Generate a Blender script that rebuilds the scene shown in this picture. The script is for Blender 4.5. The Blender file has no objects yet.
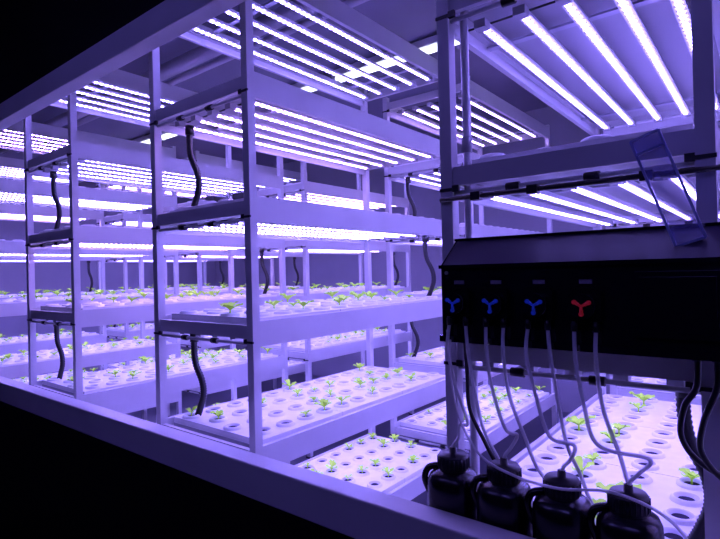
import bpy, math, random
from mathutils import Vector, Matrix
random.seed(7)
scene = bpy.context.scene
CZ = 1.45
scene.view_settings.view_transform = 'Standard'
scene.view_settings.look = 'None'

# ------------------------------------------------------------------ materials
def mat(name, col, rough=0.5, metal=0.0, noise=0.0, nscale=20, bump=0.0, trans=0.0, alpha=1.0, spec=0.5, coat=0.0, em=0.0):
    m = bpy.data.materials.new(name); m.use_nodes = True
    nt = m.node_tree; b = nt.nodes['Principled BSDF']
    b.inputs['Base Color'].default_value = (*col, 1)
    b.inputs['Roughness'].default_value = rough
    b.inputs['Metallic'].default_value = metal
    b.inputs['Specular IOR Level'].default_value = spec
    b.inputs['Coat Weight'].default_value = coat
    b.inputs['Transmission Weight'].default_value = trans
    b.inputs['Alpha'].default_value = alpha
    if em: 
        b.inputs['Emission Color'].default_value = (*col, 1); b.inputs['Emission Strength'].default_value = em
    if noise > 0 or bump > 0:
        tc = nt.nodes.new('ShaderNodeTexCoord'); n = nt.nodes.new('ShaderNodeTexNoise')
        n.inputs['Scale'].default_value = nscale; n.inputs['Detail'].default_value = 5
        nt.links.new(tc.outputs['Object'], n.inputs['Vector'])
        if noise > 0:
            r = nt.nodes.new('ShaderNodeValToRGB')
            r.color_ramp.elements[0].position = 0.3; r.color_ramp.elements[1].position = 0.7
            r.color_ramp.elements[0].color = (*[c*(1-noise) for c in col], 1)
            r.color_ramp.elements[1].color = (*[min(1, c*(1+noise*0.4)) for c in col], 1)
            nt.links.new(n.outputs['Fac'], r.inputs['Fac']); nt.links.new(r.outputs['Color'], b.inputs['Base Color'])
        if bump > 0:
            bp = nt.nodes.new('ShaderNodeBump'); bp.inputs['Strength'].default_value = bump
            bp.inputs['Distance'].default_value = 0.01
            nt.links.new(n.outputs['Fac'], bp.inputs['Height']); nt.links.new(bp.outputs['Normal'], b.inputs['Normal'])
    return m
def emis(name, col, s, dots=0):
    m = bpy.data.materials.new(name); m.use_nodes = True
    nt = m.node_tree; b = nt.nodes['Principled BSDF']
    b.inputs['Base Color'].default_value = (0.6, 0.6, 0.6, 1)
    b.inputs['Emission Color'].default_value = (*col, 1)
    b.inputs['Emission Strength'].default_value = s
    if dots:
        tc = nt.nodes.new('ShaderNodeTexCoord'); sp = nt.nodes.new('ShaderNodeSeparateXYZ')
        nt.links.new(tc.outputs['Object'], sp.inputs[0])
        a = nt.nodes.new('ShaderNodeMath'); a.operation='MULTIPLY'; a.inputs[1].default_value=dots
        nt.links.new(sp.outputs['Y'], a.inputs[0])
        fr = nt.nodes.new('ShaderNodeMath'); fr.operation='FRACT'; nt.links.new(a.outputs[0], fr.inputs[0])
        r = nt.nodes.new('ShaderNodeMapRange'); 
        pp = nt.nodes.new('ShaderNodeMath'); pp.operation='PINGPONG'; pp.inputs[1].default_value=.5
        nt.links.new(fr.outputs[0], pp.inputs[0])
        r.interpolation_type='SMOOTHSTEP'
        r.inputs[1].default_value=.14; r.inputs[2].default_value=.42; r.inputs[3].default_value=s*.10; r.inputs[4].default_value=s*2.2
        nt.links.new(pp.outputs[0], r.inputs[0]); nt.links.new(r.outputs[0], b.inputs['Emission Strength'])
    return m
M_white = mat('white_powder_coat', (0.62, 0.62, 0.63), 0.4, noise=0.06, nscale=6)
M_pan = mat('white_pvc_pan', (0.40, 0.40, 0.43), 0.45)
M_board = mat('white_foam_board', (0.93, 0.93, 0.92), 0.55, noise=0.05, nscale=30)
M_hole = mat('planting_hole_dark', (0.03, 0.027, 0.05), 0.8, spec=.1)
M_cup = mat('net_cup', (0.62, 0.62, 0.66), 0.5)
M_black = mat('black_rubber', (0.007, 0.007, 0.010), 0.4)
M_blackp = mat('black_plastic', (0.006, 0.006, 0.009), 0.25, noise=0.2, nscale=40)
M_gloss = mat('black_acrylic', (0.006, 0.006, 0.012), 0.12, coat=0.6)
M_hood = mat('dark_tinted_hood', (0.08, 0.07, 0.11), 0.25)
M_leaf = mat('lettuce_leaf', (0.58, 1.0, 0.10), 0.6, noise=0.2, nscale=60, spec=.1, em=.09)  # leaf green with faint added self-glow, to stay bright under violet light
M_tube = mat('silicone_tube', (1.0, 1.0, 1.0), 0.15, alpha=0.7, spec=1.0)
M_acr = mat('clear_blue_acrylic', (0.35, 0.35, 0.8), 0.08, alpha=0.3)
M_acre = mat('acrylic_edge', (0.35, 0.38, 0.7), 0.2)
M_alu = mat('aluminium', (0.5, 0.5, 0.56), 0.35, metal=0.7)
M_led = emis('led_tube_glow', (0.27, 0.20, 1.0), 32, dots=34)
M_ledw = emis('led_tube_glow_warm', (0.40,.24,.95), 31, dots=34)
M_ceilled = emis('ceiling_tube_glow', (0.85, 0.88, 1.0), 2.2)
M_corr = emis('corridor_tube_glow', (0.23, 0.18, 1.0), 24)
M_wall = mat('painted_wall', (0.25, 0.25, 0.30), 0.7, noise=0.08, nscale=3, bump=0.1)
M_ceil = mat('ceiling_panel', (0.17, 0.17, 0.22), 0.7, noise=0.1, nscale=2)
M_floor = mat('epoxy_floor', (0.06, 0.06, 0.09), 0.3, noise=0.15, nscale=4)
M_dark = mat('dark_partition_panel', (0.003, 0.003, 0.004), 0.7, noise=0.1, nscale=10, spec=.15)
M_blue = mat('pump_rotor_blue_glint', (0.02, 0.06, 0.8), 0.3, em=.10)  # blue rotor mark; its glint is put in as a faint glow
M_red = mat('pump_rotor_red_glint', (0.8, 0.03, 0.06), 0.3, em=.08)  # red rotor mark, glint likewise painted by weak emission
M_label = mat('label_print', (0.25, 0.22, 0.3), 0.5)

# ------------------------------------------------------------------ mesh builder
class MB:
    def __init__(s): s.v=[]; s.f=[]; s.mi=[]; s.mats=[]; s.sm=[]
    def m(s, mt):
        if mt not in s.mats: s.mats.append(mt)
        return s.mats.index(mt)
    def face(s, idx, mt, smooth=False):
        s.f.append(idx); s.mi.append(s.m(mt)); s.sm.append(smooth)
    def box(s, x0,x1,y0,y1,z0,z1, mt):
        b=len(s.v)
        s.v += [(x0,y0,z0),(x1,y0,z0),(x1,y1,z0),(x0,y1,z0),(x0,y0,z1),(x1,y0,z1),(x1,y1,z1),(x0,y1,z1)]
        for q in ((3,2,1,0),(4,5,6,7),(0,1,5,4),(1,2,6,5),(2,3,7,6),(3,0,4,7)):
            s.face(tuple(b+i for i in q), mt)
    def prism(s, pts, axis, a0, a1, mt, mtf=None):
        n=len(pts); b=len(s.v)
        for a in (a0,a1):
            for p in pts:
                s.v.append({'x':(a,p[0],p[1]),'y':(p[0],a,p[1]),'z':(p[0],p[1],a)}[axis])
        s.face(tuple(b+i for i in range(n)), mt); s.face(tuple(b+n+i for i in reversed(range(n))), mt)
        for i in range(n):
            j=(i+1)%n
            s.face((b+i,b+j,b+n+j,b+n+i), (mtf[i] if mtf else mt))
    def tube(s, path, r, mt, seg=10, caps=True, rfun=None):
        P=[Vector(p) for p in path]; n=len(P); b=len(s.v)
        prev=None
        for i,p in enumerate(P):
            t=(P[min(i+1,n-1)]-P[max(i-1,0)]).normalized()
            if prev is None:
                a=Vector((0,0,1)) if abs(t.z)<0.9 else Vector((1,0,0))
                u=t.cross(a).normalized()
            else:
                u=(prev-t*prev.dot(t)).normalized()
            prev=u; w=t.cross(u)
            rr=rfun(i) if rfun else r
            for k in range(seg):
                a=2*math.pi*k/seg
                s.v.append(tuple(p+u*math.cos(a)*rr+w*math.sin(a)*rr))
        for i in range(n-1):
            for k in range(seg):
                k2=(k+1)%seg
                s.face((b+i*seg+k,b+i*seg+k2,b+(i+1)*seg+k2,b+(i+1)*seg+k), mt, True)
        if caps:
            s.face(tuple(b+k for k in reversed(range(seg))), mt)
            s.face(tuple(b+(n-1)*seg+k for k in range(seg)), mt)
    def lathe(s, c, prof, mts, seg=16, sq=0):
        b=len(s.v)
        for r,z in prof:
            for k in range(seg):
                a=2*math.pi*(k+.5)/seg
                ca,sa=math.cos(a),math.sin(a)
                q=1.0
                if sq and r>.036:
                    q=1/((abs(ca)**4+abs(sa)**4)**.25); q=1+(q-1)*sq
                s.v.append((c[0]+r*ca*q, c[1]+r*sa*q, c[2]+z))
        for i in range(len(prof)-1):
            mt = mts[i] if isinstance(mts,list) else mts
            for k in range(seg):
                k2=(k+1)%seg
                s.face((b+i*seg+k,b+i*seg+k2,b+(i+1)*seg+k2,b+(i+1)*seg+k), mt, True)
        mt = mts[-1] if isinstance(mts,list) else mts
        s.face(tuple(b+(len(prof)-1)*seg+k for k in range(seg)), mt)
    def mesh(s, name):
        me=bpy.data.meshes.new(name); me.from_pydata(s.v,[],s.f)
        for m in s.mats: me.materials.append(m)
        me.polygons.foreach_set('material_index', s.mi)
        me.polygons.foreach_set('use_smooth', s.sm)
        me.update(); return me
def obj(name, me, loc=(0,0,0), parent=None, rot=None, bevel=0):
    if isinstance(me, MB): me=me.mesh(name)
    o=bpy.data.objects.new(name, me); scene.collection.objects.link(o)
    o.location=loc
    if rot: o.rotation_euler=rot
    if parent: o.parent=parent
    if bevel:
        bm=o.modifiers.new('bevel','BEVEL'); bm.width=bevel; bm.segments=2; bm.limit_method='ANGLE'
    return o
def smooth_path(pts, n=8):
    P=[Vector(p) for p in pts]; out=[]
    for i in range(len(P)-1):
        p0=P[max(i-1,0)];p1=P[i];p2=P[i+1];p3=P[min(i+2,len(P)-1)]
        for k in range(n):
            t=k/n
            out.append(0.5*((2*p1)+(p2-p0)*t+(2*p0-5*p1+4*p2-p3)*t*t+(3*p1-p0-3*p2+p3)*t**3))
    out.append(P[-1]); return out

# ------------------------------------------------------------------ room shell
XL,XR,YB,YK,ZC = -7.3, 2.2, -2.0, 5.3, 3.07
def slab(name, b, m):
    mb=MB(); mb.box(*b, m); return obj(name, mb)
slab('floor', (XL-.1,XR+.1,YB-.1,YK+.1,-.1,0), M_floor)
slab('ceiling', (XL-.1,XR+.1,YB-.1,YK+.1,ZC,ZC+.1), M_ceil)
slab('wall_back', (XL-.1,XR+.1,YK,YK+.1,0,ZC), M_wall)
slab('wall_left', (XL-.1,XL,YB,YK,0,ZC), M_wall)
slab('wall_right', (XR,XR+.1,YB,YK,0,ZC), M_wall)
slab('wall_corridor', (XL,XR,YB-.1,YB,0,ZC), M_dark)
WY0,WY1=0.965,1.0
SB,ST = CZ-.645, CZ-.545
HB,HT = CZ+.833, CZ+.925
mb=MB()
mb.box(XL,XR,WY0,WY1,0,SB,M_dark); mb.box(XL,XR,WY0,WY1,HT,ZC,M_dark)
mb.box(XL,-5.2,WY0,WY1,SB,HT,M_dark); mb.box(1.7,XR,WY0,WY1,SB,HT,M_dark)
obj('wall_front', mb)
mb=MB(); mb.box(-5.2,1.7,WY0-.004,WY1+.03,SB,ST,M_white)
mb.box(-5.2,1.7,WY1+.03,WY1+.155,SB,SB+.02,M_white)
obj('trim_1', mb, bevel=.004)
mb=MB(); mb.box(-5.2,1.7,WY0-.004,WY1+.03,HB,HT,M_white); obj('trim_2', mb, bevel=.004)
mb=MB()
mb.tube([(-6.9,2.1,ZC-.12),(1.9,2.1,ZC-.12)],.05,M_pan,14)
mb.tube([(-6.9,2.28,ZC-.1),(1.9,2.28,ZC-.1)],.025,M_pan,10)
for x in range(-6,2): mb.box(x-.015,x+.015,2.02,2.33,ZC-.05,ZC,M_alu)
obj('ceiling_pipe', mb)

# ------------------------------------------------------------------ racks
RL=1.47
LV=[CZ-1.09,CZ-.65,CZ-.205,CZ+.24,CZ+.685,CZ+1.13]
P=.0165
def rack_frame(w):
    mb=MB()
    for x in (0,w):
        for y in (0,RL):
            mb.box(x-P,x+P,y-P,y+P,0.012,LV[5]+.06,M_white)
            mb.box(x-P-.008,x+P+.008,y-P-.008,y+P+.008,0,.012,M_black)
    for i,z in enumerate(LV):
        h=.037
        for sx,x in ((1,0),(-1,w)):
            xa,xb=(x-.012,x-.002) if sx>0 else (x+.002,x+.012)
            mb.box(xa-.004,xb+.004,P,RL-P,z-h-.017,z+h,M_white)
            x2=x+sx*.02
            mb.box(min(x,x2),max(x,x2),P,RL-P,z-h+.012,z-h+.018,M_white)
        for y in (0,RL):
            mb.box(P,w-P,y-.009,y+.009,z-.026,z+.022,M_white)
        for x in (0,w):
            s=1 if x==0 else -1
            a,b2=sorted((x+s*P,x+s*.034))
            mb.box(a,b2,-.018,-.009,z-.042,z-.026,M_black)
            mb.box(x-P-.002,x+P+.002,-P-.003,-P+.002,z-.040,z-.032,M_black)
        if i<5:
            mb.tube([(P,-.0,z-.045),(w-P,-.0,z-.045)],.006,M_white,8)
            for fx in (.3,.62):
                mb.tube([(w*fx-.012,0,z-.045),(w*fx+.02,0,z-.045)],.011,M_black,10)
    return mb.mesh('frame')
def tray_mesh(w):
    mb=MB(); hw=w/2-.024; hl=RL/2-.04
    mb.box(-hw,hw,-hl,hl,-.03,.0,M_pan)
    nb=3; bl=2*hl/nb
    for i in range(nb):
        y0=-hl+i*bl+.0015; y1=-hl+(i+1)*bl-.0015
        mb.box(-hw,hw,y0,y1,.0,.024,M_board)
    holes=[]
    nx=4; ny=12; sx=(2*hw)/nx; sy=2*hl/ny
    for i in range(nx):
        for j in range(ny):
            c=(-hw+sx*(i+.5),-hl+sy*(j+.5)+(.25 if i%2 else -.25)*sy*.6,.024); holes.append(c)
            mb.lathe(c,[(.038,0),(.036,.008),(.029,.012),(.0235,.010),(.0195,.004)],[M_board,M_board,M_cup,M_cup,M_hole],16)
    return mb.mesh('tray'),holes
def seedlings(holes, dens, size, seed):
    rnd=random.Random(seed); mb=MB()
    for c in holes:
        if rnd.random()>dens: continue
        n=rnd.randint(3,6); a0=rnd.random()*6.28; sc=size*rnd.uniform(.6,1.2)
        stem=.010*sc
        base=Vector((c[0],c[1],c[2]+.003+stem))
        for k in range(n):
            a=a0+k*2*math.pi/n+rnd.uniform(-.3,.3); L=.028*sc*rnd.uniform(.8,1.2); W=.0125*sc
            d=Vector((math.cos(a),math.sin(a),0)); s=Vector((-d.y,d.x,0)); lift=rnd.uniform(.7,1.6)
            b=len(mb.v); rows=6
            for r in range(rows+1):
                t=r/rows; cc=base+d*(L*t)+Vector((0,0,L*lift*(t-.5*t*t)))
                ww=W*(.10+math.sin(math.pi*min(1,t*.86+.05))**.8*(.3+.9*t))
                for q in (-1,0,1):
                    mb.v.append(tuple(cc+s*ww*q+Vector((0,0,abs(q)*W*.35*(1+.4*math.sin(r*2.1+q))))))
            for r in range(rows):
                for q in range(2):
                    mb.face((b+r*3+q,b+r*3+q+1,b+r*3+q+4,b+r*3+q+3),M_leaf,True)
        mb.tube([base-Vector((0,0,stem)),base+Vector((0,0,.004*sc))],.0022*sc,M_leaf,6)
    return mb.mesh('lettuce')
def light_mesh(w, warm=False):
    mb=MB(); n=5; L0,L1=.06,RL-.06
    em=M_ledw if warm else M_led
    for i in range(n):
        x=w*(i+.5)/n*.94+w*.03
        a=[(x-.015,-.004),(x-.013,.008),(x+.013,.008),(x+.015,-.004)]
        mb.prism(a,'y',L0,L1,M_white)
        a=[(x-.0055,-.004),(x-.005,-.009),(x+.005,-.009),(x+.0055,-.004)]
        mb.prism(a,'y',L0+.03,L1-.03,em)
        for y in (L0-.004,L1-.026):
            mb.box(x-.0155,x+.0155,y,y+.03,-.012,.010,M_pan)
    for y in (.25,RL-.25):
        mb.box(.006,w-.006,y-.012,y+.012,.008,.014,M_alu)
    mb.tube([(P,L0+.04,.011),(w-P,L0+.04,.011)],.003,M_black,6)
    return mb.mesh('bank')
def hose_mesh():
    mb=MB()
    pts=smooth_path([(0,0,.35),(-.004,0,.29),(.006,.0,.22),(.034,.01,.15),(.040,.012,.09),(.022,.008,.035),(.006,.006,0.0)],12)
    mb.tube(pts,.012,M_black,12,rfun=lambda i:.0125+(.0022 if i%2 else 0))
    mb.tube([(0,0,.315),(0,0,.355)],.019,M_black,12)
    return mb.mesh('hose')
HOSE=hose_mesh()
cache={}
def get(w):
    if w not in cache:
        t,h=tray_mesh(w)
        cache[w]=dict(frame=rack_frame(w),tray=t,light=light_mesh(w),lightw=light_mesh(w,True),
            s=[seedlings(h,.40,1.2,1),seedlings(h,.42,1.4,2),seedlings(h,.40,1.25,3),seedlings(h,.36,1.6,11)])
    return cache[w]
def empty(name,loc):
    e=bpy.data.objects.new(name,None); scene.collection.objects.link(e); e.location=loc; e.empty_display_size=.1; return e
def build_rack(x,y,w,hx,C=False,k=0):
    c=get(w)
    e=empty('grow_rack',(x,y,0))
    obj('frame',c['frame'],(0,0,0),e)
    for i,z in enumerate(LV):
        if i>0:
            b=empty('led_grow_light',(x,y,z-.032 if not C else z-.045))
            obj('tube_bank',c['lightw'] if (i+k)%3==0 and i>2 and not C else c['light'],(0,0,0),b)
        if i<5:
            t=empty('hydroponic_tray',(x+w/2,y+RL/2,z+.02))
            obj('tray_board',c['tray'],(0,0,0),t)
            if i<3:
                obj('lettuce_seedlings',c['s'][3 if C else ((i+k)%3 if i!=2 else 1)],(0,0,0),t)
    for i,front in ((4,True),(3,False),(2,True)):
        if C and i!=2: continue
        zz=LV[i-1]+.05
        yy=y+.1 if front else y+RL-.1
        xx=x+(hx if front else w-.11)
        obj('drain_hose',HOSE,(xx,yy,zz))
COLS=[(-.648,.556,.50),(-2.05,.61,.10),(-3.466,.61,.10),(-4.88,.61,.10),(-6.295,.61,.10),(.77,.61,.1)]
for ci,(x,w,hx) in enumerate(COLS):
    build_rack(x,1.2,w,hx,ci==0,ci+1)
    build_rack(x,2.92,w,hx,False,ci+3)

# ------------------------------------------------------------------ ceiling lamps
for x0 in (-6.6,-5.3,-4.0,-2.7,-1.4,-.1):
    mb=MB()
    mb.box(x0,x0+1.2,3.10,3.20,ZC-.07,ZC-.02,M_white)
    mb.box(x0+.2,x0+.25,3.13,3.17,ZC-.02,ZC,M_alu); mb.box(x0+.95,x0+1.0,3.13,3.17,ZC-.02,ZC,M_alu)
    for yy in (3.125,3.175): mb.tube([(x0+.03,yy,ZC-.085),(x0+1.17,yy,ZC-.085)],.014,M_ceilled,8)
    for xx in (x0,x0+1.17): mb.box(xx,xx+.03,3.105,3.195,ZC-.102,ZC-.07,M_white)
    obj('ceiling_batten_light', mb)
for x0 in (-2.6,-.6):
    mb=MB()
    mb.box(x0,x0+1.2,-.85,-.75,ZC-.07,ZC,M_white)
    for yy in (-.825,-.775): mb.tube([(x0+.03,yy,ZC-.085),(x0+1.17,yy,ZC-.085)],.014,M_corr,8)
    obj('corridor_batten_light', mb)

# ------------------------------------------------------------------ dosing controller
e=empty('dosing_pump_controller',(0,0,0))
X0,X1=-.597,-.035
yf,yb=1.06,1.17; z0,z1,z2=CZ-.162,CZ+.008,CZ+.074
mb=MB()
mb.prism([(yf,z0),(yf,z1),(yb-.03,z2-.004),(yb,z2-.004),(yb,z0)],'x',X0,X1,M_blackp,[M_gloss,M_hood,M_blackp,M_blackp,M_blackp])
obj('enclosure',mb,(0,0,0),e,bevel=.004)
mb=MB()
mb.box(X0-.006,X1+.006,yf-.006,yf+.01,z1-.006,z1+.002,M_gloss)
mb.box(X0-.006,X1+.006,yf-.008,yf+.01,z0-.004,z0+.01,M_gloss)
mb.box(X0-.006,X1+.006,yb-.035,yb+.002,z2-.006,z2,M_gloss)
mb.box(X0-.03,X0,yb-.012,yb-.004,z0+.02,z1-.02,M_blackp)
for xx in (X0+.012,X1-.012):
    for zz in (z0+.02,z1-.016):
        mb.tube([(xx,yf-.003,zz),(xx,yf+.001,zz)],.004,M_alu,10)
obj('rim_and_screws',mb,(0,0,0),e)
mb=MB(); mb.box(-.195,-.06,yf-.008,yf,z0+.03,z1-.02,M_gloss)
mb.box(-.185,-.07,yf-.0095,yf-.008,z0+.04,z1-.03,M_gloss); obj('display_panel',mb,(0,0,0),e,bevel=.003)
PX=[-.553,-.465,-.372,-.281]; pz=CZ-.076
for i,px in enumerate(PX):
    mb=MB()
    c=[(px+a*.031,pz+b*.034) for a,b in ((-1,-.8),(-.8,-1),(.8,-1),(1,-.8),(1,.8),(.8,1),(-.8,1),(-1,.8))]
    mb.prism(c,'y',yf-.018,yf,M_blackp)
    mb.tube([(px,yf-.018,pz),(px,yf-.034,pz)],.024,M_gloss,24)
    cm=M_red if i==3 else M_blue
    for k in range(3):
        a=k*2.09+.5; mb.tube([(px,yf-.0348,pz),(px+math.cos(a)*.015,yf-.0348,pz+math.sin(a)*.015)],.0034,cm,8)
        mb.tube([(px+math.cos(a)*.015,yf-.034,pz+math.sin(a)*.015),(px+math.cos(a)*.015,yf-.0375,pz+math.sin(a)*.015)],.0045,cm,10)
    mb.tube([(px,yf-.034,pz),(px,yf-.0365,pz)],.007,M_blackp,14)
    mb.box(px-.012,px+.012,yf-.0025,yf-.001,pz+.042,pz+.05,M_label)
    for s in (-1,1):
        mb.tube([(px+s*.02,yf-.014,pz-.03),(px+s*.02,yf-.014,pz-.05)],.006,M_black,10)
    obj('pump_head',mb,(0,0,0),e)

# bottles
BX=[-.598,-.472,-.347,-.222]; BYc=1.093
zb=SB+.02; hb=(CZ-.435)-zb
for i,bx in enumerate(BX):
    mb=MB()
    prof=[(.04,0),(.054,.002),(.0575,.012),(.0575,hb-.075),(.0565,hb-.06),(.051,hb-.047),(.042,hb-.040),(.033,hb-.036),(.028,hb-.03)]
    mb.lathe((bx,BYc,zb),prof,M_blackp,36,sq=.5)
    cap=[(.034,hb-.036),(.036,hb-.032),(.036,hb-.006),(.032,hb),(.009,hb),(.008,hb+.014),(.006,hb+.015)]
    mb.lathe((bx,BYc,zb),cap,M_black,24)
    for k in range(24):
        a=k*math.pi/12; mb.tube([(bx+.0362*math.cos(a),BYc+.0362*math.sin(a),zb+hb-.03),(bx+.0362*math.cos(a),BYc+.0362*math.sin(a),zb+hb-.007)],.0016,M_black,5)
    hp=smooth_path([(bx-.052,BYc-.02,zb+hb-.10),(bx-.064,BYc-.025,zb+hb-.065),(bx-.056,BYc-.02,zb+hb-.04),(bx-.034,BYc-.008,zb+hb-.034)],6)
    mb.tube(hp,.008,M_blackp,8)
    obj('nutrient_bottle',mb)
# silicone tubes
ytube=yf-.014; TR=.0040
for i,px in enumerate(PX):
    mb=MB(); zt=pz-.045; bx=BX[i]; capz=zb+hb+.012; sg=(-1,1,-1,1)[i]
    a=(px-.02,ytube,zt); b=(px+.02,ytube,zt)
    mb.tube(smooth_path([a,(px-.020+.003*sg,ytube-.006,zt-.06),(px-.004,ytube-.008,zt-.14),(px+.018,ytube+.002,zt-.22),(bx+.036+.004*sg,BYc-.02,capz+.065),(bx+.022,BYc-.01,capz+.032),(bx+.006,BYc-.003,capz+.012),(bx,BYc,capz-.005)],12),TR,M_tube,10)
    mb.tube(smooth_path([b,(px+.022-.003*sg,ytube-.002,zt-.06),(px+.032-.004*sg,ytube+.004,zt-.15),(px+.046+.003*sg,ytube+.03,zt-.24),(px+.056,ytube+.07,zt-.31),(px+.064+.006*sg,1.162,zt-.37),(px+.085,1.17,zt-.43),(px+.10,1.168,SB+.025)],12),TR,M_tube,10)
    obj('silicone_dosing_tube',mb)
mb=MB()
mb.tube(smooth_path([(-.575,1.05,z0+.002),(-.572,1.045,CZ-.24),(-.555,1.045,CZ-.33),(-.50,1.03,CZ-.40),(-.42,1.02,CZ-.425),(-.33,1.02,CZ-.43),(-.24,1.035,CZ-.42),(-.16,1.06,CZ-.45),(-.12,1.10,CZ-.52),(-.115,1.12,SB+.025)],12),.0030,M_tube,8)
obj('air_line_tube',mb)
mb=MB()
mb.tube(smooth_path([(-.60,1.17,CZ-.17),(-.585,1.15,CZ-.26),(-.575,1.14,CZ-.34),(-.54,1.15,CZ-.42),(-.51,1.17,CZ-.50),(-.50,1.18,CZ-.58)],10),.005,M_black,8)
obj('power_cable',mb)
for q,(dx,dz) in enumerate(((0,0),(-.03,.02))):
    mb=MB()
    mb.tube([(-.075+dx,1.10,z0-.012),(-.075+dx,1.10,z0+.004)],.009,M_black,12)
    mb.tube(smooth_path([(-.075+dx,1.10,z0-.008),(-.078+dx,1.10,z0-.06),(-.098+dx,1.105,z0-.12+dz),(-.105+dx,1.12,z0-.18+dz),(-.075+dx,1.14,z0-.23+dz),(-.03,1.15,z0-.24),(.03,1.15,z0-.20)],10),.0055,M_black,8)
    obj('power_cable',mb)
mb=MB(); mb.tube([(-.607,1.223,0.0),(-.607,1.223,ZC)],.0105,M_white,12)
for zz in (CZ+.3,CZ+.75,CZ-.3): mb.tube([(-.607,1.223,zz),(-.607,1.223,zz+.04)],.0135,M_pan,12)
obj('water_supply_pipe',mb)
mb=MB()
zz=CZ+.178
mb.tube([(-.66,1.172,zz),(-.06,1.172,zz)],.0055,M_black,10)
for xx in (-.56,-.42,-.19): mb.box(xx-.012,xx+.012,1.162,1.183,zz-.010,zz+.010,M_black)
obj('black_feed_hose',mb)
mb=MB(); W=.024; H=.105
mb.box(-W,W,-.003,.003,-H,H,M_acr)
for s in (-1,1): mb.box(s*W-.002,s*W+.002,-.006,.006,-H,H,M_acre)
for s in (-1,1): mb.box(-W,W,-.006,.006,s*H-.002,s*H+.002,M_acre)
mb.box(-W,W,-.012,.003,H-.03,H-.026,M_acre)
obj('acrylic_label_holder',mb,(-.143,1.085,CZ+.138),rot=(.12,-.32,0))

# ------------------------------------------------------------------ world + camera
w=bpy.data.worlds.new('world'); scene.world=w; w.use_nodes=True
w.node_tree.nodes['Background'].inputs[0].default_value=(.02,.015,.08,1)
w.node_tree.nodes['Background'].inputs[1].default_value=.3
cam=bpy.data.cameras.new('camera'); co=bpy.data.objects.new('camera',cam); scene.collection.objects.link(co)
cam.sensor_width=36; cam.lens=517/720*36; cam.clip_start=.02
th=.024; yaw=math.radians(38.4); pit=.004
f0=Vector((-math.sin(yaw),math.cos(yaw),0)); r0=Vector((math.cos(yaw),math.sin(yaw),0)); Z=Vector((0,0,1))
f=(f0*math.cos(pit)+Z*math.sin(pit)).normalized(); u0=r0.cross(f)
r=r0*math.cos(th)-u0*math.sin(th); u=r0*math.sin(th)+u0*math.cos(th)
M=Matrix(((r.x,u.x,-f.x,0),(r.y,u.y,-f.y,0),(r.z,u.z,-f.z,CZ),(0,0,0,1)))
co.matrix_world=M
scene.camera=co
